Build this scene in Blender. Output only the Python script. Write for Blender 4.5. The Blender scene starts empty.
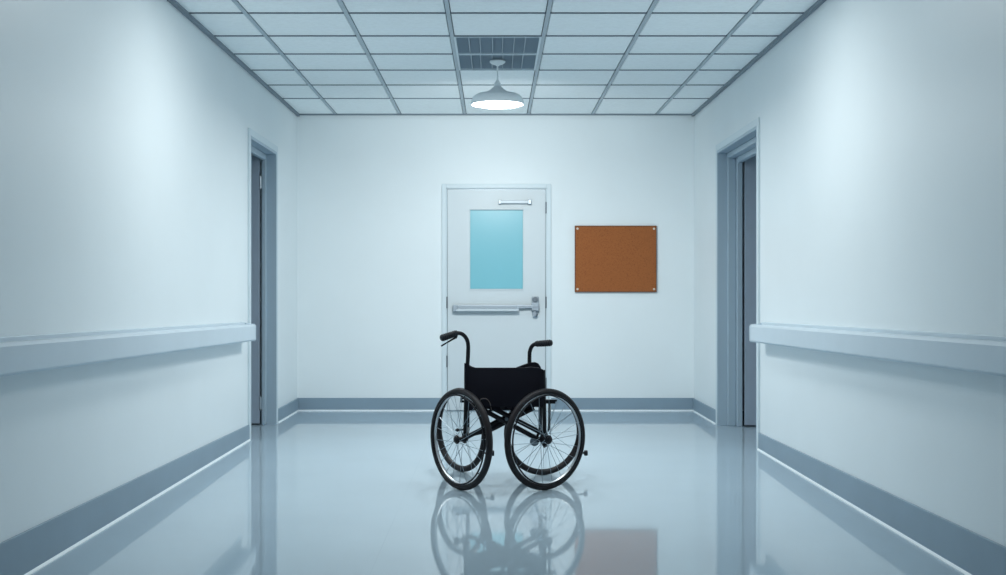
import bpy, bmesh, math
from mathutils import Vector, Matrix

S = bpy.context.scene
C = S.collection
PI = math.pi

# ------------------------------------------------------------------ room measures (metres)
EYE = 1.08            # camera height
FPX = 1199.0          # focal length in pixels of the 1006 px wide frame
YB = 10.9             # end wall
WL, WR = -1.79, 1.82  # corridor side walls
H = 2.698             # ceiling
TH_L, TH_R = 0.10, 0.175   # side wall thickness
YR = -3.5             # wall behind the camera
COLS = [-1.442, -0.857, -0.266, 0.314, 0.900, 1.482]
ROWS = [10.02, 9.37, 8.74, 8.15, 7.575, 6.955, 6.355, 5.755, 5.155, 4.555, 3.955, 3.355,
        2.755, 2.155, 1.555, .955, .355, -.245, -.845, -1.445, -2.045, -2.645, -3.245]


def W(px, py, d):
    """point seen at a pixel at distance d -> world"""
    return Vector(((px - 494.0) * d / FPX, d, EYE - (py - 292.0) * d / FPX))


# ------------------------------------------------------------------ materials
def new_mat(name):
    m = bpy.data.materials.new(name)
    m.use_nodes = True
    return m, m.node_tree.nodes, m.node_tree.links, m.node_tree.nodes['Principled BSDF']


def mat(name, col, rough=.5, metal=0.0, spec=.5, noise=None, bump=None, coat=0.0):
    m, n, l, b = new_mat(name)
    b.inputs['Base Color'].default_value = (*col, 1)
    b.inputs['Roughness'].default_value = rough
    b.inputs['Metallic'].default_value = metal
    b.inputs['Specular IOR Level'].default_value = spec
    b.inputs['Coat Weight'].default_value = coat
    tc = n.new('ShaderNodeTexCoord')
    if noise:
        sc, amt = noise
        t = n.new('ShaderNodeTexNoise')
        t.inputs['Scale'].default_value = sc
        t.inputs['Detail'].default_value = 4
        l.new(tc.outputs['Object'], t.inputs['Vector'])
        r = n.new('ShaderNodeValToRGB')
        r.color_ramp.elements[0].position = .3
        r.color_ramp.elements[1].position = .7
        r.color_ramp.elements[0].color = (*[c * (1 - amt) for c in col], 1)
        r.color_ramp.elements[1].color = (*[min(1, c * (1 + amt)) for c in col], 1)
        l.new(t.outputs['Fac'], r.inputs['Fac'])
        l.new(r.outputs['Color'], b.inputs['Base Color'])
    if bump:
        sc, st = bump
        t = n.new('ShaderNodeTexNoise')
        t.inputs['Scale'].default_value = sc
        t.inputs['Detail'].default_value = 3
        l.new(tc.outputs['Object'], t.inputs['Vector'])
        bp = n.new('ShaderNodeBump')
        bp.inputs['Strength'].default_value = st
        bp.inputs['Distance'].default_value = .002
        l.new(t.outputs['Fac'], bp.inputs['Height'])
        l.new(bp.outputs['Normal'], b.inputs['Normal'])
    return m


def floor_mat():
    m, n, l, b = new_mat('polished_vinyl')
    tc = n.new('ShaderNodeTexCoord')
    t = n.new('ShaderNodeTexNoise')
    t.inputs['Scale'].default_value = 1.3
    t.inputs['Detail'].default_value = 6
    l.new(tc.outputs['Object'], t.inputs['Vector'])
    r = n.new('ShaderNodeValToRGB')
    r.color_ramp.elements[0].position = .3
    r.color_ramp.elements[1].position = .7
    r.color_ramp.elements[0].color = (.40, .495, .565, 1)
    r.color_ramp.elements[1].color = (.42, .517, .586, 1)
    l.new(t.outputs['Fac'], r.inputs['Fac'])
    # welded seams of the sheet flooring running down the corridor
    sx = n.new('ShaderNodeSeparateXYZ')
    l.new(tc.outputs['Object'], sx.inputs[0])
    a = n.new('ShaderNodeMath'); a.operation = 'ADD'; a.inputs[1].default_value = .475
    l.new(sx.outputs['X'], a.inputs[0])
    ab = n.new('ShaderNodeMath'); ab.operation = 'ABSOLUTE'
    l.new(a.outputs[0], ab.inputs[0])
    lt = n.new('ShaderNodeMath'); lt.operation = 'LESS_THAN'; lt.inputs[1].default_value = .002
    l.new(ab.outputs[0], lt.inputs[0])
    mx = n.new('ShaderNodeMix'); mx.data_type = 'RGBA'
    mx.inputs[7].default_value = (.395, .487, .555, 1)
    l.new(lt.outputs[0], mx.inputs[0])
    l.new(r.outputs['Color'], mx.inputs[6])
    l.new(mx.outputs[2], b.inputs['Base Color'])
    b.inputs['Roughness'].default_value = .045
    b.inputs['IOR'].default_value = 1.5
    # very slight unevenness of the polish
    t2 = n.new('ShaderNodeTexNoise')
    t2.inputs['Scale'].default_value = 3.0
    l.new(tc.outputs['Object'], t2.inputs['Vector'])
    bp = n.new('ShaderNodeBump')
    bp.inputs['Strength'].default_value = .010
    bp.inputs['Distance'].default_value = .01
    l.new(t2.outputs['Fac'], bp.inputs['Height'])
    l.new(bp.outputs['Normal'], b.inputs['Normal'])
    return m


def cork_mat():
    m, n, l, b = new_mat('cork')
    tc = n.new('ShaderNodeTexCoord')
    t = n.new('ShaderNodeTexVoronoi')
    t.inputs['Scale'].default_value = 130
    l.new(tc.outputs['Object'], t.inputs['Vector'])
    t2 = n.new('ShaderNodeTexNoise')
    t2.inputs['Scale'].default_value = 60
    t2.inputs['Detail'].default_value = 5
    l.new(tc.outputs['Object'], t2.inputs['Vector'])
    ad = n.new('ShaderNodeMath'); ad.operation = 'ADD'
    l.new(t.outputs['Distance'], ad.inputs[0])
    l.new(t2.outputs['Fac'], ad.inputs[1])
    r = n.new('ShaderNodeValToRGB')
    r.color_ramp.elements[0].position = .45
    r.color_ramp.elements[1].position = 1.1
    r.color_ramp.elements[0].color = (.20, .056, .014, 1)
    r.color_ramp.elements[1].color = (.34, .105, .027, 1)
    l.new(ad.outputs[0], r.inputs['Fac'])
    l.new(r.outputs['Color'], b.inputs['Base Color'])
    b.inputs['Roughness'].default_value = .9
    return m


def glow_mat(name, col, strength):
    m, n, l, b = new_mat(name)
    b.inputs['Base Color'].default_value = (.9, .9, .9, 1)
    b.inputs['Emission Color'].default_value = (*col, 1)
    b.inputs['Emission Strength'].default_value = strength
    return m


M_WALL = mat('cool_white_wall_paint', (.80, .845, .86), .42, spec=.35, noise=(2.0, .012), bump=(90, .06))
M_TILE = mat('mineral_ceiling_tile', (.93, .965, .97), .9, spec=.2, noise=(35, .03), bump=(220, .25))
M_GRID = mat('grey_ceiling_grid', (.42, .485, .53), .5)
M_ANGLE = mat('grey_wall_angle', (.20, .245, .285), .55)
M_JOINT_SHADE = mat('joint_shade_strip', (.13, .16, .19), .7, spec=.2)  # dark colour stands in for shade in the gaps between tiles
M_SLAB = mat('dark_plenum', (.10, .11, .12), .9)
M_FLOOR = floor_mat()
M_BASE = mat('blue_grey_baseboard', (.245, .325, .395), .42, noise=(3.0, .05))
M_BEAD = mat('white_floor_bead', (.85, .90, .92), .35)
M_RAIL = mat('pale_grey_handrail', (.59, .67, .73), .40, noise=(4.0, .02))
M_FRAME = mat('blue_grey_frame_paint', (.38, .475, .55), .42)
M_LEAF = mat('slate_door_paint', (.34, .40, .48), .45)
M_DOOR = mat('pale_door_paint', (.635, .685, .71), .42, noise=(3.0, .01))
M_CASE = mat('pale_casing_paint', (.66, .735, .77), .42)
M_GLASS = mat('aqua_frosted_glass', (.215, .53, .61), .3, spec=.5)
M_CHROME = mat('brushed_steel', (.60, .65, .69), .42, metal=1)
M_STEEL_M = mat('satin_steel', (.40, .45, .50), .45, metal=.9)
M_BAR = mat('pale_satin_metal', (.56, .61, .65), .5, metal=.25)
M_STEEL_D = mat('dark_steel', (.22, .25, .28), .4, metal=.9)
M_CORK = cork_mat()
M_CORKEDGE = mat('cork_edge', (.17, .065, .03), .8)
M_SCREW = mat('bright_pin', (.75, .66, .56), .35, metal=.3)
M_SHADE = mat('grey_enamel', (.86, .92, .94), .38)
M_GLOW = glow_mat('lamp_diffuser_glow', (.93, .98, 1.0), 14.0)
M_VENT = mat('dark_vent_grille', (.36, .44, .51), .6)
M_VENTBAR = mat('vent_bar', (.36, .42, .47), .5)
M_VENTF = mat('vent_frame', (.66, .73, .77), .5)
M_FAB = mat('black_sling_fabric', (.0105, .0098, .0155), .85, spec=.15, bump=(400, .35))
M_TUBE = mat('black_powder_coat', (.007, .006, .009), .4, spec=.3)
M_RUB = mat('black_tyre_rubber', (.014, .011, .013), .5, spec=.3, noise=(25, .15))
M_GRIP = mat('charcoal_grip_rubber', (.012, .013, .017), .6, spec=.3)
M_RIM = mat('polished_rim', (.80, .81, .83), .35, metal=.8)
M_SPOKE = mat('steel_spoke', (.26, .31, .35), .35, metal=.6)
M_CABLE = mat('brown_cable', (.10, .075, .065), .5)


# ------------------------------------------------------------------ mesh helpers
def box(bm, x0, x1, y0, y1, z0, z1):
    v = [bm.verts.new(p) for p in ((x0, y0, z0), (x1, y0, z0), (x1, y1, z0), (x0, y1, z0),
                                   (x0, y0, z1), (x1, y0, z1), (x1, y1, z1), (x0, y1, z1))]
    for f in ((0, 3, 2, 1), (4, 5, 6, 7), (0, 1, 5, 4), (1, 2, 6, 5), (2, 3, 7, 6), (3, 0, 4, 7)):
        bm.faces.new([v[i] for i in f])


def hexa(bm, pts):
    v = [bm.verts.new(p) for p in pts]
    for f in ((0, 3, 2, 1), (4, 5, 6, 7), (0, 1, 5, 4), (1, 2, 6, 5), (2, 3, 7, 6), (3, 0, 4, 7)):
        bm.faces.new([v[i] for i in f])


def loft(bm, loops, caps=True, closed=False):
    rings = [[bm.verts.new(p) for p in lp] for lp in loops]
    n = len(rings[0])
    k = len(rings)
    for i in range(k if closed else k - 1):
        a, b = rings[i], rings[(i + 1) % k]
        for j in range(n):
            bm.faces.new((a[j], a[(j + 1) % n], b[(j + 1) % n], b[j]))
    if caps and not closed:
        bm.faces.new(list(reversed(rings[0])))
        bm.faces.new(rings[-1])


def tube(bm, pts, r, seg=12, closed=False):
    pts = [Vector(p) for p in pts]
    n = len(pts)
    rs = list(r) if isinstance(r, (list, tuple)) else [r] * n
    loops, nrm = [], None
    for i, p in enumerate(pts):
        if closed:
            t = (pts[(i + 1) % n] - pts[i - 1]).normalized()
        else:
            t = (pts[min(i + 1, n - 1)] - pts[max(i - 1, 0)]).normalized()
        if nrm is None:
            ref = Vector((0, 0, 1)) if abs(t.z) < .9 else Vector((1, 0, 0))
            nrm = t.cross(ref).normalized()
        nrm = (nrm - t * nrm.dot(t)).normalized()
        bn = t.cross(nrm)
        loops.append([p + rs[i] * (math.cos(2 * PI * k / seg) * nrm + math.sin(2 * PI * k / seg) * bn)
                      for k in range(seg)])
    loft(bm, loops, True, closed)


def smooth_path(pts, n=6):
    """Catmull-Rom through the points"""
    P = [Vector(p) for p in pts]
    P = [2 * P[0] - P[1]] + P + [2 * P[-1] - P[-2]]
    out = []
    for i in range(1, len(P) - 2):
        for k in range(n):
            t = k / n
            out.append(.5 * (2 * P[i] + (P[i + 1] - P[i - 1]) * t
                             + (2 * P[i - 1] - 5 * P[i] + 4 * P[i + 1] - P[i + 2]) * t * t
                             + (-P[i - 1] + 3 * P[i] - 3 * P[i + 1] + P[i + 2]) * t ** 3))
    out.append(P[-2])
    return out


def lathe(bm, prof, axis='Z', seg=48, o=(0, 0, 0)):
    """open profile of (radius, height); ends of radius 0 close to a fan"""
    o = Vector(o)
    rings = []
    for r, h in prof:
        r = max(r, 1e-5)
        ring = []
        for k in range(seg):
            a = 2 * PI * k / seg
            c, s = r * math.cos(a), r * math.sin(a)
            ring.append(o + (Vector((c, s, h)) if axis == 'Z' else Vector((h, c, s)) if axis == 'X' else Vector((s, h, c))))
        rings.append(ring)
    loft(bm, rings)


def ring_section(bm, sec, seg=72):
    """closed section of (axial x, radius) swept round the local X axis"""
    loops = []
    for k in range(seg):
        a = 2 * PI * k / seg
        loops.append([Vector((x, r * math.cos(a), r * math.sin(a))) for x, r in sec])
    loft(bm, loops, False, True)


def obj(name, bm, m, parent=None, smooth=False, bevel=None, loc=None):
    bmesh.ops.recalc_face_normals(bm, faces=bm.faces)
    me = bpy.data.meshes.new(name)
    bm.to_mesh(me)
    bm.free()
    me.materials.append(m)
    o = bpy.data.objects.new(name, me)
    C.objects.link(o)
    if parent is not None:
        o.parent = parent
    if loc is not None:
        o.location = loc
    if smooth:
        for p in me.polygons:
            p.use_smooth = True
        me.set_sharp_from_angle(angle=math.radians(40))
    if bevel:
        b = o.modifiers.new('bevel', 'BEVEL')
        b.width = bevel
        b.segments = 2
        b.limit_method = 'ANGLE'
        b.angle_limit = math.radians(40)
    return o


def B():
    return bmesh.new()


def boxobj(name, dims, m, parent=None, bevel=None):
    bm = B()
    box(bm, *dims)
    return obj(name, bm, m, parent, bevel=bevel)


def struct(o, label=None, cat=None):
    o['kind'] = 'structure'
    if label:
        o['label'] = label
    if cat:
        o['category'] = cat
    return o


def tag(o, label, cat, group=None):
    o['label'] = label
    o['category'] = cat
    if group:
        o['group'] = group
    return o


def empty(name, loc):
    o = bpy.data.objects.new(name, None)
    o.empty_display_size = .1
    C.objects.link(o)
    o.location = loc
    return o


# ------------------------------------------------------------------ shell
LD0, LD1 = 8.715, 9.865     # left doorway, outer edges of its casing
RD0, RD1 = 8.20, 9.775    # right doorway
CW = .05                   # casing width
DTOP = 2.275               # outer top of casing


def side_wall(name, x0, x1, y0, y1, label):
    bm = B()
    box(bm, x0, x1, YR, y0 + CW, 0, H + .25)
    box(bm, x0, x1, y1 - CW, YB, 0, H + .25)
    box(bm, x0, x1, y0 + CW, y1 - CW, DTOP - CW, H + .25)
    return struct(obj(name, bm, M_WALL), label, 'wall')


struct(boxobj('floor', (-3.6, 3.6, YR, YB + .15, -.1, 0), M_FLOOR),
       'polished pale blue grey corridor floor mirroring the walls', 'floor')
struct(boxobj('wall_back', (-3.6, 3.6, YB, YB + .15, 0, H + .25), M_WALL),
       'pale end wall of the corridor with the door and corkboard', 'wall')
struct(boxobj('wall_rear', (-3.6, 3.6, YR - .15, YR, 0, H + .25), M_WALL),
       'pale wall closing the corridor behind the viewer', 'wall')
side_wall('wall_left', WL - TH_L, WL, LD0, LD1, 'pale left corridor wall with handrail and doorway')
side_wall('wall_right', WR, WR + TH_R, RD0, RD1, 'pale right corridor wall with handrail and doorway')


def side_room(name, xa, xb, y0, label):
    """plain room behind a doorway: far side wall and the near cross wall"""
    bm = B()
    x0, x1 = min(xa, xb), max(xa, xb)
    if xb > xa:
        box(bm, x1, x1 + .1, y0, YB, 0, H + .25)
    else:
        box(bm, x0 - .1, x0, y0, YB, 0, H + .25)
    box(bm, x0, x1, y0 - .1, y0, 0, H + .25)
    struct(obj(name, bm, M_WALL), label, 'wall')


side_room('wall_left_room', WL - TH_L, -3.4, 7.4, 'wall of the dim room behind the left doorway')
side_room('wall_right_room', WR + TH_R, 3.4, 7.4, 'wall of the dim room behind the right doorway')

# ceiling: tiles in one mesh, with a slab above
bm = B()
xs = [WL] + COLS + [WR]
ys = [YB] + ROWS + [YR]
VX = (COLS[2], COLS[3])
VY = (8.15 - .575, 8.74)
for i in range(len(xs) - 1):
    for j in range(len(ys) - 1):
        cx, cy = (xs[i] + xs[i + 1]) / 2, (ys[j] + ys[j + 1]) / 2
        if VX[0] < cx < VX[1] and VY[0] < cy < VY[1]:
            continue
        g = .0165
        box(bm, xs[i] + g, xs[i + 1] - g, ys[j + 1] + g, ys[j] - g, H, H + .02)
box(bm, -3.6, 3.6, YR, YB + .15, H + .14, H + .25)
o = obj('ceiling', bm, M_TILE)
o.modifiers.new('bevel', 'BEVEL').width = .003
struct(o, 'suspended ceiling of pale rectangular tiles', 'ceiling')
struct(boxobj('ceiling_plenum', (WL, WR, YR, YB, H + .06, H + .12), M_SLAB), 'dark void above the ceiling tiles', 'ceiling')

bm = B()
for x in COLS:
    box(bm, x - .012, x + .012, YR, YB, H - .003, H + .012)
struct(obj('trim_1', bm, M_GRID), 'grey metal runners carrying the ceiling tiles', 'ceiling grid')
bm = B()
for y in ROWS:
    segs = [WL] + COLS + [WR]
    for i in range(len(segs) - 1):
        if abs(y - 8.15) < .01 and i == 3:
            continue
        box(bm, segs[i] + .012, segs[i + 1] - .012, y - .013, y + .013, H - .002, H + .014)
struct(obj('trim_3', bm, M_JOINT_SHADE), 'dark strips standing in for the shaded cross joints between the ceiling tiles', 'ceiling grid')
bm = B()
box(bm, WL, WL + .024, YR, YB, H - .022, H + .01)
box(bm, WR - .024, WR, YR, YB, H - .022, H + .01)
box(bm, WL + .024, WR - .024, YB - .02, YB, H - .012, H + .01)
struct(obj('trim_2', bm, M_ANGLE), 'dark grey angle strip where ceiling meets walls', 'trim')


# baseboards with a pale bead along the floor
def zb(y, y_end):
    return .115 + (.172 - .115) * (y_end - y) / (y_end - 4.3)


def base_side(name, xw, sgn, runs, label):
    """xw wall face, sgn direction into the corridor; the bead runs along its foot"""
    bm, bb = B(), B()
    for y0, y1, z0, z1 in runs:
        a, t = xw, xw + sgn * .014
        hexa(bm, [(a, y0, 0), (t, y0, 0), (t, y1, 0), (a, y1, 0),
                  (a, y0, z0), (t, y0, z0), (t, y1, z1), (a, y1, z1)])
        b0, b1 = t, t + sgn * .008
        hexa(bb, [(b0, y0, 0), (b1, y0, 0), (b1, y1, 0), (b0, y1, 0),
                  (b0, y0, .012), (b1, y0, .004), (b1, y1, .004), (b0, y1, .012)])
    o = struct(obj(name, bm, M_BASE, bevel=.002), label, 'baseboard')
    obj('floor_bead', bb, M_BEAD, o)['label'] = 'white bead along the floor'


base_side('baseboard_left', WL, 1, [(YR, LD0, zb(YR, LD0), .115), (LD1, YB - .014, .115, .115)],
          'blue grey baseboard along the left wall')
base_side('baseboard_right', WR, -1, [(YR, RD0, zb(YR, RD0), .118), (RD1, YB - .014, .115, .115)],
          'blue grey baseboard along the right wall')
DX0, DX1 = -.473, .518     # end door casing, outer edges
bm, bb = B(), B()
for x0, x1 in ((WL, DX0), (DX1, WR)):
    box(bm, x0, x1, YB - .014, YB, 0, .118)
    hexa(bb, [(x0, YB - .024, 0), (x1, YB - .024, 0), (x1, YB - .014, 0), (x0, YB - .014, 0),
              (x0, YB - .024, .004), (x1, YB - .024, .004), (x1, YB - .014, .011), (x0, YB - .014, .011)])
o = struct(obj('baseboard_back', bm, M_BASE, bevel=.002), 'blue grey baseboard along the end wall', 'baseboard')
obj('floor_bead', bb, M_BEAD, o)['label'] = 'white bead along the floor'

# ------------------------------------------------------------------ end door
door = struct(empty('door_1', (0, YB, 0)), 'pale closed door with aqua pane in the end wall', 'door')
bm = B()
cw = .040
y0, y1 = -.022, 0
ZT = 2.062
box(bm, DX0, DX0 + cw, y0, y1, 0, ZT)
box(bm, DX1 - cw, DX1, y0, y1, 0, ZT)
box(bm, DX0 + cw, DX1 - cw, y0, y1, ZT - cw, ZT)
# inner step
box(bm, DX0 + cw, DX0 + cw + .008, -.012, 0, 0, ZT - cw)
box(bm, DX1 - cw - .008, DX1 - cw, -.012, 0, 0, ZT - cw)
box(bm, DX0 + cw + .008, DX1 - cw - .008, -.012, 0, ZT - cw - .008, ZT - cw)
obj('door_frame', bm, M_CASE, door, bevel=.003)
LX0, LX1, LZ = DX0 + cw + .013, DX1 - cw - .013, ZT - cw - .014
GX0, GX1, GZ0, GZ1 = -.218, .264, 1.107, 1.826
bm = B()
box(bm, LX0, GX0, -.014, -.001, .008, LZ)
box(bm, GX1, LX1, -.014, -.001, .008, LZ)
box(bm, GX0, GX1, -.014, -.001, .008, GZ0)
box(bm, GX0, GX1, -.014, -.001, GZ1, LZ)
leaf = obj('door_leaf', bm, M_DOOR, door)
bm = B()  # shade of the gap round the leaf, made as dark strips
box(bm, LX0 - .010, LX0 - .001, -.004, -.001, 0, LZ + .005)
box(bm, LX1 + .001, LX1 + .010, -.004, -.001, 0, LZ + .005)
box(bm, LX0 - .010, LX1 + .010, -.004, -.001, LZ + .001, LZ + .008)
obj('gap_shade', bm, M_STEEL_D, door)['label'] = 'dark strip standing in for shade in the gap round the door leaf'
bm = B()
box(bm, GX0 + .002, GX1 - .002, -.006, -.0015, GZ0 + .002, GZ1 - .002)
obj('window_pane', bm, M_GLASS, door)['label'] = 'aqua frosted window pane'
bm = B()
box(bm, GX0 - .006, GX1 + .006, -.019, -.014, GZ0 - .012, GZ0)
box(bm, GX0 - .006, GX0, -.017, -.014, GZ0, GZ1)
box(bm, GX1, GX1 + .006, -.017, -.014, GZ0, GZ1)
box(bm, GX0 - .006, GX1 + .006, -.030, -.014, GZ1, GZ1 + .006)
obj('glazing_bead', bm, M_DOOR, door, bevel=.001)
for x, z in ((LX1 + .006, 1.845), (LX1 + .006, .985), (LX0 - .006, .985), (LX0 - .006, .45), (LX1 + .006, .25)):
    bm = B()
    tube(bm, [(x, -.017, z - .052), (x, -.017, z + .052)], .007, 10)
    box(bm, x - .006, x + .006, -.016, -.001, z - .05, z + .05)
    obj('hinge', bm, M_STEEL_D, door, smooth=True)['label'] = 'dark steel hinge'
# pull bar near the top
bm = B()
zz = EYE + (292 - 202.5) / 110
box(bm, .050, .322, -.056, -.030, zz - .013, zz + .015)
ub = obj('upper_bar', bm, M_BAR, door, bevel=.004)
ub['label'] = 'short steel bar above the pane'
bm = B()
box(bm, .044, .062, -.058, -.014, zz - .018, zz + .018)
obj('bar_end', bm, M_STEEL_M, ub, bevel=.003)
bm = B()
box(bm, .308, .338, -.060, -.014, zz - .019, zz + .024)
obj('bar_end', bm, M_STEEL_M, ub, bevel=.003)
# push bar
zz = EYE - (308 - 292) / 110
bm = B()
box(bm, -.372, -.330, -.075, -.014, zz - .030, zz + .030)
box(bm, -.345, .235, -.055, -.014, zz - .004, zz + .026)
hexa(bm, [(.20, -.058, zz - .004), (.27, -.062, zz - .004), (.27, -.03, zz - .004), (.20, -.03, zz - .004),
          (.20, -.058, zz + .026), (.27, -.062, zz + .026), (.27, -.03, zz + .026), (.20, -.03, zz + .026)])
box(bm, .26, .385, -.060, -.014, zz + .000, zz + .026)
pb = obj('push_bar', bm, M_STEEL_M, door, bevel=.004)
pb['label'] = 'brushed steel push bar across the door'
bm = B()
hexa(bm, [(-.340, -.088, zz - .026), (.225, -.088, zz - .026), (.215, -.020, zz - .028), (-.340, -.020, zz - .028),
          (-.340, -.070, zz - .004), (.225, -.070, zz - .004), (.215, -.020, zz - .002), (-.340, -.020, zz - .002)])
obj('press_plate', bm, M_BAR, pb, bevel=.003)
bm = B()
lx = .372
box(bm, lx - .030, lx + .032, -.046, -.014, zz + .035, zz + .104)
box(bm, lx - .034, lx + .036, -.060, -.014, zz + .026, zz + .040)
box(bm, lx - .034, lx + .036, -.058, -.014, zz - .025, zz + .026)
box(bm, lx - .022, lx + .022, -.042, -.014, zz - .084, zz - .025)
la = obj('latch_case', bm, M_STEEL_M, door, bevel=.005)
bm = B()
lathe(bm, [(.0, -.064), (.020, -.064), (.024, -.058), (.024, -.046), (.0, -.046)], 'Y', 20, (lx, 0, zz + .078))
obj('latch_knob', bm, M_STEEL_D, la, smooth=True)
bm = B()
tube(bm, smooth_path([(lx + .014, -.05, zz - .03), (lx + .016, -.052, zz - .055), (lx + .004, -.052, zz - .072),
                      (lx - .008, -.05, zz - .066)]), .006, 8)
obj('latch_lever', bm, M_STEEL_D, la, smooth=True)


# ------------------------------------------------------------------ side doorways with an open leaf
def side_doorway(name, xw, s, y0, y1, TH, stops, hinges, label):
    """xw wall face, s = +1 when the room lies towards +x; leaf hangs open on the far jamb"""
    d = struct(empty(name, (xw, (y0 + y1) / 2, 0)), label, 'door')
    off = Vector((-xw, -(y0 + y1) / 2, 0))

    def bx(bm, xa, xb, ya, yb, za, zb_):
        xa, xb = xw + s * xa, xw + s * xb
        box(bm, min(xa, xb) + off.x, max(xa, xb) + off.x, ya + off.y, yb + off.y, za, zb_)
    bm = B()
    zt = DTOP
    # casing on the corridor face
    bx(bm, -.014, 0, y0, y0 + CW, 0, zt)
    bx(bm, -.014, 0, y1 - CW, y1, 0, zt)
    bx(bm, -.014, 0, y0 + CW, y1 - CW, zt - CW, zt)
    obj('door_casing', bm, M_CASE, d, bevel=.002)
    # jamb lining the opening
    j0, j1, jz = y0 + CW, y1 - CW, zt - CW
    bm = B()
    t = .022
    bx(bm, -.012, TH, j0, j0 + t, 0, jz)
    bx(bm, -.012, TH, j1 - t, j1, 0, jz)
    bx(bm, -.012, TH, j0 + t, j1 - t, jz - t, jz)
    obj('door_jamb', bm, M_FRAME, d, bevel=.002)
    # door stop: stepped strips
    bm = B()
    for a, b, k in stops:
        bx(bm, a, b, j0 + t, j0 + t + k, 0, jz - t)
        bx(bm, a, b, j1 - t - k, j1 - t, 0, jz - t)
        bx(bm, a, b, j0 + t + k, j1 - t - k, jz - t - k, jz - t)
    obj('door_stop', bm, M_FRAME, d, bevel=.007)
    # open leaf
    dk = max(k for a, b, k in stops) - .035
    lw = j1 - j0 - 2 * t - .02
    lt = jz - t - .015
    bm = B()
    bx(bm, TH + .016, TH + .016 + lw, j1 - t - .045 - dk, j1 - t - .003 - dk, .012, lt)
    lf = obj('door_leaf', bm, M_LEAF, d, bevel=.002)
    lf['label'] = 'slate grey door leaf standing open'
    for hz in hinges:
        bm = B()
        x = xw + s * (TH + .008) + off.x
        tube(bm, [(x, j1 - t - .040 - dk + off.y, hz - .05), (x, j1 - t - .040 - dk + off.y, hz + .05)], .007, 10)
        bx(bm, TH - .002, TH + .016, j1 - t - .036 - dk, j1 - t - .032 - dk, hz - .048, hz + .048)
        obj('hinge', bm, M_CHROME, lf, smooth=True)
    bm = B()
    hx = TH + .016 + lw - .07
    yh = j1 - t - .045 - dk
    x = xw + s * hx + off.x
    tube(bm, smooth_path([(x, yh + off.y, 1.0), (x, yh - .045 + off.y, 1.0), (x - s * .02, yh - .05 + off.y, 1.0),
                          (x - s * .11, yh - .05 + off.y, 1.0)]), .009, 10)
    obj('door_handle', bm, M_CHROME, lf, smooth=True)


side_doorway('door_2', WL, -1, LD0, LD1, TH_L, ((.065, .100, .050),), (.18, 1.97), 'blue grey doorway in the left wall, its leaf standing open')
side_doorway('door_3', WR, 1, RD0, RD1, TH_R, ((.065, .130, .045), (.130, .175, .085)), (), 'wide blue grey doorway in the right wall, its leaf standing open')


# ------------------------------------------------------------------ handrails
def handrail(name, xw, s, yend, z_end, label):
    """s = direction into the corridor; falls very slightly towards the doorway"""
    prof = [(0, .012), (.062, .012), (.066, 0), (.096, 0), (.105, .010), (.105, .103), (.096, .116),
            (.064, .118), (.059, .104), (.032, .104), (.030, .133), (0, .133)]
    slope = .0122
    root = empty(name, (xw, yend, 0))
    bm = B()
    loops = []
    for y in (YR + .02, yend - .03):
        z = z_end + slope * (yend - y)
        loops.append([(s * p, y - yend, z + q) for p, q in prof])
    loft(bm, loops)
    obj('rail', bm, M_RAIL, root, bevel=.003)
    bm = B()
    loops = []
    for y, g in ((yend - .03, .0025), (yend - .012, .0025), (yend - .002, 0.0), (yend, -.006)):
        z = z_end + slope * (yend - y)
        cap = [(0, 0), (.096, 0), (.105, .010), (.105, .103), (.096, .116), (.060, .120), (0, .133)]
        loops.append([(s * (p + (g if p > .03 else 0)), y - yend, z + q + (g if q > .06 else -g)) for p, q in cap])
    loft(bm, loops)
    obj('end_cap', bm, M_RAIL, root, bevel=.002)
    return tag(root, label, 'handrail')


handrail('handrail', WL, 1, 8.49, .735, 'pale grey wall handrail running along the left wall to the narrower doorway')
handrail('handrail', WR, -1, 8.05, .745, 'pale grey wall handrail running along the right wall to the wider doorway')

# ------------------------------------------------------------------ corkboard
cb = empty('corkboard', (1.1045, YB, 1.08))
bm = B()
box(bm, -.363, .363, -.024, -.004, .006, .594)
for z in (.486, .545):
    box(bm, -.362, .362, -.0243, -.020, z, z + .0015)
obj('cork_panel', bm, M_CORK, cb)
bm = B()
t = .008
box(bm, -.371, -.363, -.026, 0, -.002, .602)
box(bm, .363, .371, -.026, 0, -.002, .602)
box(bm, -.363, .363, -.026, 0, -.002, .006)
box(bm, -.363, .363, -.026, 0, .594, .602)
obj('board_frame', bm, M_CORKEDGE, cb, bevel=.0015)
for x in (-.347, .347):
    for z in (.026, .574):
        bm = B()
        lathe(bm, [(0, -.033), (.006, -.033), (.0105, -.029), (.0105, -.025), (.0, -.023)], 'Y', 16, (x, 0, z))
        obj('screw', bm, M_SCREW, cb, smooth=True)['label'] = 'bright corner screw'
tag(cb, 'orange brown corkboard screwed to the end wall beside the door', 'corkboard')

# ------------------------------------------------------------------ ceiling vent
vx0, vx1 = COLS[2] + .012, COLS[3] - .012
vy0, vy1 = 7.575 + .012, 8.74 - .012
ym = 8.15
vc = Vector(((vx0 + vx1) / 2, (vy0 + vy1) / 2, H))
vent = empty('ceiling_vent', vc)


def vb(bm, x0, x1, y0, y1, z0, z1):
    box(bm, x0 - vc.x, x1 - vc.x, y0 - vc.y, y1 - vc.y, z0, z1)


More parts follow.
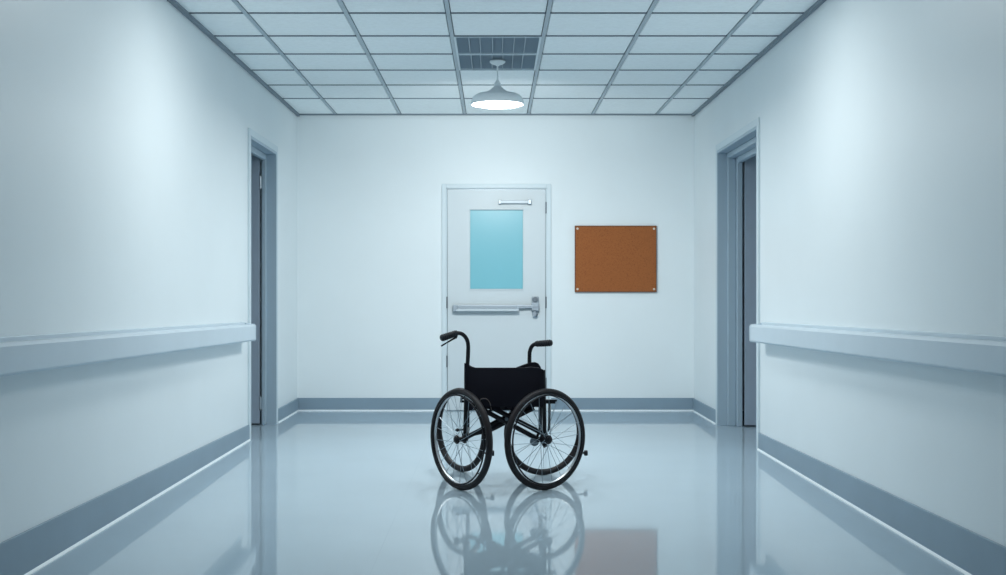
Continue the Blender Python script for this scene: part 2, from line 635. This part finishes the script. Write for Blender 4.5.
bm = B()
fw = .013
vb(bm, vx0, vx0 + fw, vy0, vy1, -.006, .02)
vb(bm, vx1 - fw, vx1, vy0, vy1, -.006, .02)
vb(bm, vx0 + fw, vx1 - fw, vy0, vy0 + fw, -.006, .02)
vb(bm, vx0 + fw, vx1 - fw, vy1 - fw, vy1, -.006, .02)
obj('vent_frame', bm, M_VENTF, vent, bevel=.002)
bm = B()
vb(bm, vx0 + fw, vx1 - fw, ym - .011, ym + .011, -.006, .016)
obj('middle_bar', bm, M_VENTF, vent, bevel=.002)
bm = B()
vb(bm, vx0 + .005, vx1 - .005, vy0 + .005, vy1 - .005, .035, .045)
obj('backing', bm, M_VENT, vent)
for a, b, fr in ((vy0 + fw, ym - .011, (.15, .285, .435, .56, .70, .835)), (ym + .011, vy1 - fw, (.16, .28, .43, .57, .70, .83))):
    bm = B()
    y = a + .014
    while y < b - .006:
        hexa(bm, [Vector(p) - Vector((vc.x, vc.y, 0)) for p in (
            (vx0 + fw, y - .009, .004), (vx1 - fw, y - .009, .004), (vx1 - fw, y - .007, .002), (vx0 + fw, y - .007, .002),
            (vx0 + fw, y + .007, .020), (vx1 - fw, y + .007, .020), (vx1 - fw, y + .009, .018), (vx0 + fw, y + .009, .018))])
        y += .0235
    lo = obj('louvre', bm, M_VENT, vent)
    lo['label'] = 'dark louvred half'
    for f in fr:
        bm = B()
        x = vx0 + fw + f * (vx1 - vx0 - 2 * fw)
        vb(bm, x - .0028, x + .0028, a, b, -.002, .008)
        obj('divider', bm, M_VENTBAR, lo)
tag(vent, 'dark grey louvred vent in the ceiling above the pendant lamp', 'vent')

# ------------------------------------------------------------------ pendant lamp
ly = 8.36
lp = empty('pendant_lamp', (.0245, ly, H - .006))
ps = FPX / ly              # pixels per metre there


def hz_(py):
    return EYE + (292 - py) * ly / FPX - (H - .006)


bm = B()
lathe(bm, [(0, 0), (.052, 0), (.056, -.006), (.052, -.014), (.036, -.024), (.016, -.030), (.010, -.036), (0, -.036)], 'Z', 40)
obj('ceiling_rose', bm, M_SHADE, lp, smooth=True)
bm = B()
tube(bm, [(0, 0, -.034), (0, 0, hz_(84))], .0055, 12)
obj('stem', bm, M_SHADE, lp, smooth=True)
bm = B()
z0 = hz_(82)
lathe(bm, [(0, z0 + .012), (.010, z0 + .012), (.014, z0), (.022, z0 - .006), (.024, z0 - .022), (.020, z0 - .028), (0, z0 - .028)], 'Z', 32)
obj('collar', bm, M_SHADE, lp, smooth=True)
bm = B()
zr = hz_(104.3)
prof = [(.019, hz_(85.2)), (.030, hz_(87.2)), (.044, hz_(89)), (.058, hz_(90.6)), (.070, hz_(91.6)), (.074, hz_(92.6)), (.110, hz_(93.3)), (.138, hz_(94.2)),
        (.158, hz_(95.6)), (.172, hz_(97.6)), (.180, hz_(100)), (.185, hz_(102)), (.187, zr), (.187, zr - .004), (.182, zr - .004),
        (.178, zr + .004), (.168, zr + .022), (.13, zr + .040), (.08, zr + .050), (.019, zr + .055)]
lathe(bm, prof, 'Z', 64)
obj('lamp_shade', bm, M_SHADE, lp, smooth=True)
bm = B()
lathe(bm, [(0, zr - .020), (.10, zr - .015), (.160, zr - .002), (.177, zr + .004), (.174, zr + .008), (0, zr + .008)], 'Z', 64)
obj('diffuser', bm, M_GLOW, lp, smooth=True)['label'] = 'glowing white diffuser'
tag(lp, 'lit grey bell shaped pendant lamp hanging from the ceiling vent', 'lamp')

# ------------------------------------------------------------------ wheelchair
CHX, CHY = .05, 6.85
chair = empty('wheelchair', (CHX, CHY, 0))
tag(chair, 'empty black wheelchair with splayed spoked wheels on the polished floor', 'wheelchair')
OFF = Vector((CHX, CHY, 0))


def L(p):
    return Vector(p) - OFF


def P(px, py, d):
    return L(W(px, py, d))


def wheel_meshes(R, big):
    """a spoked wheel round local X, +X outward"""
    me = {}

    def keep(key, bm, m, smooth=True):
        bmesh.ops.recalc_face_normals(bm, faces=bm.faces)
        d = bpy.data.meshes.new(key)
        bm.to_mesh(d)
        bm.free()
        d.materials.append(m)
        if smooth:
            for p in d.polygons:
                p.use_smooth = True
            d.set_sharp_from_angle(angle=math.radians(45))
        me[key] = d
    bm = B()
    sec = []
    for k in range(18):
        a = 2 * PI * k / 18
        sec.append((.0195 * math.cos(a), R - .0165 + .0165 * math.sin(a)))
    ring_section(bm, sec, 96)
    keep('tyre', bm, M_RUB)
    bm = B()
    r0 = R - .030
    ring_section(bm, [(-.007, r0 + .004), (-.007, r0 - .004), (-.004, r0 - .007 if big else r0 - .005), (.004, r0 - .007 if big else r0 - .005), (.007, r0 - .004), (.007, r0 + .004)], 96)
    keep('rim', bm, M_RIM if big else M_TUBE)
    bm = B()
    rp = R - .035
    n = 80
    tube(bm, [(.022, rp * math.cos(2 * PI * k / n), rp * math.sin(2 * PI * k / n)) for k in range(n)], .0045, 10, closed=True)
    for k in range(6):
        a = 2 * PI * k / 6 + .3
        c, s_ = math.cos(a), math.sin(a)
        tube(bm, [(.020, rp * c, rp * s_), (.010, (R - .034) * c, (R - .034) * s_)], .0035, 6)
    keep('push_rim', bm, M_TUBE)
    bm = B()
    hk = 1.0 if big else .45
    lathe(bm, [(r_ * hk, x_) for r_, x_ in [(0, -.036), (.012, -.036), (.013, -.030), (.024, -.028), (.024, -.023), (.014, -.020), (.014, .020), (.024, .023), (.024, .028),
               (.018, .030), (.018, .036), (.010, .040), (0, .040)]], 'X', 24)
    keep('hub', bm, M_TUBE)
    bm = B()
    tube(bm, [(0, 0, 0), (1, 0, 0)], .0014 if big else .0011, 6)
    keep('spoke', bm, M_SPOKE)
    return me


def spoke_matrix(k, n, R):
    a = 2 * PI * k / n
    side = .024 if k % 2 else -.024
    twist = .75 if (k // 2) % 2 else -.75
    p = Vector((side, .021 * math.cos(a + twist), .021 * math.sin(a + twist)))
    q = Vector((0.0, (R - .038) * math.cos(a), (R - .038) * math.sin(a)))
    d = q - p
    rot = d.to_track_quat('X', 'Z').to_matrix().to_4x4()
    return Matrix.Translation(p) @ rot @ Matrix.Diagonal((d.length, 1, 1, 1))


def make_wheel(name, centre, ang, R, n, push, label, spin=0.0):
    """wheel > tyre, hub, push rim and every spoke"""
    me = wheel_meshes(R, push)
    w = bpy.data.objects.new(name, me['rim'])
    C.objects.link(w)
    w.parent = chair
    w.location = L(centre)
    w.rotation_euler = (0, 0, ang)
    w['label'] = label
    for key in (('tyre', 'hub', 'push_rim') if push else ('tyre', 'hub')):
        o = bpy.data.objects.new(key, me[key])
        C.objects.link(o)
        o.parent = w
    for k in range(n):
        o = bpy.data.objects.new('spoke', me['spoke'])
        C.objects.link(o)
        o.parent = w
        o.matrix_local = Matrix.Rotation(spin, 4, 'X') @ spoke_matrix(k, n, R)
    return w


A1, A2 = math.radians(52.7), math.radians(36.4)
A4 = math.radians(21.6)
aL = Vector((-math.sin(A1), -math.cos(A1), 0))
aR = Vector((math.sin(A2), -math.cos(A2), 0))
aF = Vector((math.sin(A4), -math.cos(A4), 0))
RW, RF = .277, .252
cL = Vector((-.1816, 6.54, RW))
cR = Vector((.2815, 6.54, RW))
fL = Vector((-.198, 7.21, RF))
fR = Vector((.2935, 7.076, RF))
make_wheel('rear_wheel', cL, math.atan2(aL.y, aL.x), RW, 22, True, 'large spoked wheel nearer the viewer, turned to the left', .1)
make_wheel('rear_wheel', cR, math.atan2(aR.y, aR.x), RW, 22, True, 'large spoked wheel nearer the viewer, turned to the right', .05)
make_wheel('front_wheel', fL, math.atan2(aL.y, aL.x), RF, 12, False, 'smaller wheel behind the left one')
make_wheel('front_wheel', fR, math.atan2(aF.y, aF.x), RF, 12, False, 'smaller wheel behind the right one')

# side frames: rear post, seat rail, front leg, lower rail
LP = 6.585
RP = 6.60


def frame_side(s):
    if s < 0:
        post = [W(468.2, 349, LP), W(468, 356, LP), W(467.3, 368, LP), W(466, 400, LP), W(465, 437, LP)]
        front = fL - aL * .05
        hubp, hubc = cL - aL * .035, cL
        frp = fL - aL * .034
    else:
        post = [W(543.2, 370, RP), W(543.6, 385, RP), W(544.2, 410, RP), W(544.6, 437, RP)]
        front = fR - aF * .05
        hubp, hubc = cR - aR * .035, cR
        frp = fR - aF * .034
    bm = B()
    tube(bm, [L(p) for p in post], .0112, 12)
    o = obj('back_post', bm, M_TUBE, chair, smooth=True)
    bm = B()
    p = post[-1]
    tube(bm, [L(p), L(hubp)], .012, 12)
    lathe(bm, [(0, -.02), (.018, -.02), (.018, .02), (0, .02)], 'Z', 16, L(p))
    obj('axle_clamp', bm, M_TUBE, o, smooth=True)
    zs = .452
    yb = p.y + .012
    xb = p.x + (.012 if s < 0 else -.012)
    bm = B()
    tube(bm, [L(q) for q in smooth_path([(xb, yb, zs), (xb, yb + .2, zs), (front.x, front.y - .07, zs), (front.x, front.y - .02, zs - .03),
                                         (front.x, front.y, zs - .08), (front.x, front.y, RF - .01)])], .011, 12)
    tube(bm, [L((xb, yb, .29)), L((front.x, front.y, RF + .005))], .0095, 12)
    tube(bm, [L(front), L(frp)], .011, 12)
    obj('side_frame', bm, M_TUBE, chair, smooth=True)
    return p, front


pl, ffl = frame_side(-1)
pr, ffr = frame_side(1)

# push handles with grips
bm = B()
hl = [W(468.2, 352, LP), W(468.2, 346, LP), W(467.4, 341, LP - .004), W(465.0, 336.6, LP - .012), W(461.5, 333.8, LP - .022), W(457.5, 333.0, LP - .034),
      W(455.0, 333.6, LP - .042)]
tube(bm, [L(p) for p in smooth_path(hl)], .0112, 14)
h1 = obj('push_handle', bm, M_TUBE, chair, smooth=True)
h1['label'] = 'left push handle bending outward with a brake lever under it'


def grip(p0, p1, r, parent):
    bm = B()
    p0, p1 = L(p0), L(p1)
    d = p1 - p0
    n = 26
    pts, rs = [], []
    for i in range(n + 1):
        t = i / n
        pts.append(p0 + d * t)
        k = r * (.93 + .07 * math.cos(t * 2 * PI * 9)) * (.94 + .10 * t)
        if i == 0:
            k = r * .80
        if i == n:
            k = r * .80
        rs.append(k)
    tube(bm, pts, rs, 16)
    g = obj('grip', bm, M_GRIP, parent, smooth=True)
    bm = B()
    u = d.normalized()
    tube(bm, [p1 - u * .001, p1 + u * .004], [r * .62, r * .5], 16)
    e = obj('end_plug', bm, M_TUBE, parent, smooth=True)
    return g


grip(W(457.0, 333.0, LP - .036), W(441.2, 338.3, LP - .085), .0195, h1)
bm = B()
tube(bm, [P(455.9, 336.0, LP - .040), P(455.2, 338.0, LP - .044)], [.011, .009], 10)
tube(bm, [P(456.2, 337.4, LP - .040), P(452, 339.6, LP - .052), P(446.5, 342.9, LP - .070), P(441.3, 346.0, LP - .085)], [.0060, .0052, .0040, .0048], 8)
obj('brake_lever', bm, M_TUBE, h1, smooth=True)
bm = B()
HD = 6.665
hr = [W(529.4, 405, HD), W(529.4, 380, HD), W(529.5, 356, HD), W(530.0, 351, HD - .004), W(531.6, 346.8, HD - .012), W(534.4, 344.4, HD - .024), W(538, 343.6, HD - .036)]
tube(bm, [L(p) for p in smooth_path(hr)], .0112, 14)
tube(bm, [L(hr[0]), L((pr.x - .002, pr.y + .012, hr[0].z))], .0095, 10)
h2 = obj('push_handle', bm, M_TUBE, chair, smooth=True)
h2['label'] = 'right push handle, lower than the left one'
grip(W(536.0, 343.9, HD - .030), W(551.3, 342.8, HD - .090), .0188, h2)

# back sling: padded sheet sleeved over the two posts
bm = B()
nx, nz = 28, 10
front_, back_ = [], []
for i in range(nx + 1):
    u = i / nx
    px = 464.2 + (544.6 - 464.2) * u
    y = LP + (RP - LP) * u
    wrap = min(u, 1 - u)
    bul = -.016 - .012 * math.sin(PI * u)            # stands proud of the posts
    if wrap < .04:
        bul = -.016 * (wrap / .04) ** .5 - .001
    top = 367.6
    if px < 469.5:
        top = 363.2
    elif px < 474:
        top = 365.2 + (px - 469.5) / 4.5 * 2.2
    elif px > 536:
        top = 367.6 + ((px - 536) / 8.6) ** 2 * 3.0
    bot = 410.3 if px < 474 else (406.3 if px > 484 else 410.3 - 4.0 * (px - 474) / 10)
    f, b = [], []
    for j in range(nz + 1):
        v = j / nz
        py = top + (bot - top) * v
        sag = -.006 * math.sin(PI * v)
        p = W(px, py, y)
        f.append(bm.verts.new(L((p.x, p.y + bul + sag, p.z))))
        b.append(bm.verts.new(L((p.x, p.y + (.014 if wrap < .06 else .004), p.z))))
    front_.append(f)
    back_.append(b)
for i in range(nx):
    for j in range(nz):
        bm.faces.new((front_[i][j], front_[i + 1][j], front_[i + 1][j + 1], front_[i][j + 1]))
        bm.faces.new((back_[i][j], back_[i][j + 1], back_[i + 1][j + 1], back_[i + 1][j]))
    bm.faces.new((front_[i][0], back_[i][0], back_[i + 1][0], front_[i + 1][0]))
    bm.faces.new((front_[i][nz], front_[i + 1][nz], back_[i + 1][nz], back_[i][nz]))
for j in range(nz):
    bm.faces.new((front_[0][j], front_[0][j + 1], back_[0][j + 1], back_[0][j]))
    bm.faces.new((front_[nx][j], back_[nx][j], back_[nx][j + 1], front_[nx][j + 1]))
bk = obj('backrest', bm, M_FAB, chair, smooth=True, bevel=.002)
bm = B()
tube(bm, [P(525, 367.6, 6.572), P(531, 366.9, 6.572), P(539, 367.8, 6.576)], .0016, 6)
obj('seam', bm, mat('seam_thread', (.06, .055, .065), .7), bk, smooth=True)
# padded bolster folded over behind the right side of the sling
bm = B()
outline = [(512, 369.5), (518, 366.9), (524, 364.6), (530, 362.7), (535, 362.2), (538.4, 363.6), (540.6, 366.6), (541.6, 370.5), (541.6, 398), (512, 398)]
loops = []
for dy, g in ((0.0, .5), (.006, .0), (.022, .0), (.030, .8)):
    cx, cy = 529, 382
    loops.append([P(cx + (x - cx) * (1 - .03 * g), cy + (y - cy) * (1 - .03 * g), 6.612) + Vector((0, dy, 0)) for x, y in outline])
loft(bm, loops)
obj('side_bolster', bm, M_FAB, chair, smooth=True)

# seat
bm = B()
xs0, xs1 = pl.x + .022, pr.x - .022
loops = []
for k in range(9):
    u = k / 8
    y = 6.625 + u * .40
    lp_ = []
    for i in range(11):
        v = i / 10
        lp_.append(L((xs0 + (xs1 - xs0) * v, y, .468 - .022 * math.sin(PI * v))))
    for i in range(10, -1, -1):
        v = i / 10
        lp_.append(L((xs0 + (xs1 - xs0) * v, y, .450 - .024 * math.sin(PI * v))))
    loops.append(lp_)
loft(bm, loops)
obj('seat', bm, M_FAB, chair, smooth=True)
# buckles under the back edge
for px in (502.5, 509.5, 516):
    bm = B()
    c = P(px, 407.2, 6.60)
    box(bm, c.x - .011, c.x + .011, c.y - .004, c.y + .010, c.z - .009, c.z + .006)
    box(bm, c.x - .004, c.x + .004, c.y - .006, c.y + .012, c.z - .014, c.z + .010)
    obj('strap_buckle', bm, M_TUBE, chair, bevel=.002)


# folding cross brace: two arms of paired tubes
def brace(lines, d0, d1, name='cross_brace'):
    bm = B()
    ends = []
    for (xa, ya), (xb, yb) in lines:
        a, b = P(xa, ya, d0), P(xb, yb, d1)
        tube(bm, [a, b], .0134, 12)
        ends += [(a, b)]
    for t in (.06, .94):
        p = ends[0][0].lerp(ends[0][1], t)
        q = ends[1][0].lerp(ends[1][1], t)
        tube(bm, [p, q], .008, 8)
    return obj(name, bm, M_TUBE, chair, smooth=True)


brace([((490.5, 406.8), (542, 433.2)), ((484.5, 410.6), (540, 440.2))], 6.640, 6.640)
brace([((466, 437.6), (531, 404.2)), ((485.5, 432.4), (534, 407.8))], 6.680, 6.680)
bm = B()
c = P(506.5, 418.6, 6.66)
tube(bm, [c + Vector((0, -.034, 0)), c + Vector((0, .034, 0))], .010, 12)
obj('pivot_bolt', bm, M_STEEL_D, chair, smooth=True)
# ratchet plate beside the right hub
bm = B()
c = P(534.5, 441.5, 6.645)
lathe(bm, [(0, -.004), (.024, -.004), (.026, 0), (.024, .004), (0, .004)], 'Y', 18, c)
tube(bm, [c + Vector((0, -.006, 0)), c + Vector((0, .008, 0))], .009, 10)
o = obj('brake_plate', bm, M_STEEL_D, chair, smooth=True)
bm = B()
a, b = P(541.5, 440, 6.62), P(545.6, 446.5, 6.60)
tube(bm, [a, b], [.011, .013], 10)
obj('axle_lug', bm, M_TUBE, chair, smooth=True)

# armrest sockets: a short tube and a bracket beside each post
bm = B()
tube(bm, [P(549.4, 401, 6.635), P(549.4, 424, 6.635), P(548.2, 431.5, 6.635)], [.0072, .0072, .006], 10)
a = P(549, 401.4, 6.635)
box(bm, a.x - .034, a.x + .036, a.y - .010, a.y + .010, a.z - .012, a.z + .011)
box(bm, a.x + .018, a.x + .044, a.y - .008, a.y + .008, a.z - .002, a.z + .011)
obj('armrest_socket', bm, M_TUBE, chair, bevel=.003)
bm = B()
a = P(464, 400, 6.60)
box(bm, a.x - .020, a.x + .012, a.y - .010, a.y + .012, a.z - .014, a.z - .002)
box(bm, a.x - .014, a.x + .012, a.y - .010, a.y + .012, a.z + .004, a.z + .016)
tube(bm, [a + Vector((-.014, 0, -.012)), a + Vector((-.014, 0, .018))], .006, 8)
obj('armrest_socket', bm, M_TUBE, chair, bevel=.003)

# brake cable looping out under the sling
bm = B()
tube(bm, smooth_path([P(481, 405, 6.60), P(480.3, 400.2, 6.552), P(482.5, 398.6, 6.548), P(486.5, 398.9, 6.548), P(489.5, 402.2, 6.55), P(490.8, 406.5, 6.57), P(491.5, 409.5, 6.625)]), .0024, 8)
obj('brake_cable', bm, M_CABLE, chair, smooth=True)

# rubber tipped pegs behind the big wheels
for (xa, ya), (xb, yb), d in (((484.5, 453.2), (492.4, 453.2), 7.05), ((574.5, 452.0), (585.8, 453.0), 7.14)):
    bm = B()
    tube(bm, [P(xa, ya, d), P(xb, yb, d)], .0062, 10)
    pg = obj('tip_peg', bm, M_TUBE, chair, smooth=True)
    bm = B()
    tube(bm, [P(xb - 1.8, yb, d), P(xb - 1.2, yb, d), P(xb + 1.4, yb, d), P(xb + 1.9, yb, d)], [.012, .0165, .0165, .012], 12)
    obj('rubber_tip', bm, M_GRIP, pg, smooth=True)


# ------------------------------------------------------------------ lights
def area(name, loc, size, power, col, rot=(0, 0, 0), shape='RECTANGLE', spread=PI):
    d = bpy.data.lights.new(name, 'AREA')
    d.shape = shape
    d.size = size[0]
    if shape in ('RECTANGLE', 'ELLIPSE'):
        d.size_y = size[1]
    d.energy = power
    d.color = col
    d.spread = spread
    o = bpy.data.objects.new(name, d)
    o.location = loc
    o.rotation_euler = rot
    C.objects.link(o)
    return o


COOL = (.885, .94, .94)
for lx_ in (-.75, .78):
    area('ceiling_area_light', (lx_, 6.27, H - .012), (.45, .45), 19.5, COOL)
area('ceiling_area_light', (.0, 1.2, H - .012), (.56, .56), 6, COOL)  # added overhead fill that lifts the near walls, no known fixture
area('pendant_light', (.0245, ly, H - .006 + zr - .014), (.34,), 58, COOL, shape='DISK')
sd = bpy.data.lights.new('end_wall_fill_spot', 'SPOT')  # added spot placed at the pendant to brighten the end wall
sd.energy = 112
sd.color = COOL
sd.spot_size = math.radians(112)
sd.spot_blend = 1.0
sd.shadow_soft_size = .05
so = bpy.data.objects.new('end_wall_fill_spot', sd)
so.location = (.0245, ly, H - .006 + zr - .07)
so.rotation_euler = (math.radians(73), 0, 0)
C.objects.link(so)

w = bpy.data.worlds.new('World')
S.world = w
w.use_nodes = True
w.node_tree.nodes['Background'].inputs[0].default_value = (.72, .88, 1.0, 1)
w.node_tree.nodes['Background'].inputs[1].default_value = 0.0

# ------------------------------------------------------------------ camera
cd = bpy.data.cameras.new('camera')
cd.sensor_width = 36
cd.sensor_fit = 'HORIZONTAL'
cd.lens = FPX / 1006 * 36
cd.shift_x = (503 - 494) / 1006
cd.shift_y = (292 - 287.5) / 1006
cd.clip_end = 60
cam = bpy.data.objects.new('camera', cd)
cam.location = (0, 0, EYE)
cam.rotation_euler = (PI / 2, 0, 0)
C.objects.link(cam)
S.camera = cam

vs = S.view_settings
S.display_settings.display_device = 'sRGB'
vs.view_transform = 'Standard'
vs.look = 'None'
vs.gamma = 1
vs.exposure = 0.0
vs.use_curve_mapping = False
S.cycles.use_denoising = True
S.cycles.caustics_reflective = False
S.cycles.caustics_refractive = False
S.cycles.max_bounces = 12
S.cycles.diffuse_bounces = 8
S.cycles.sample_clamp_indirect = 6
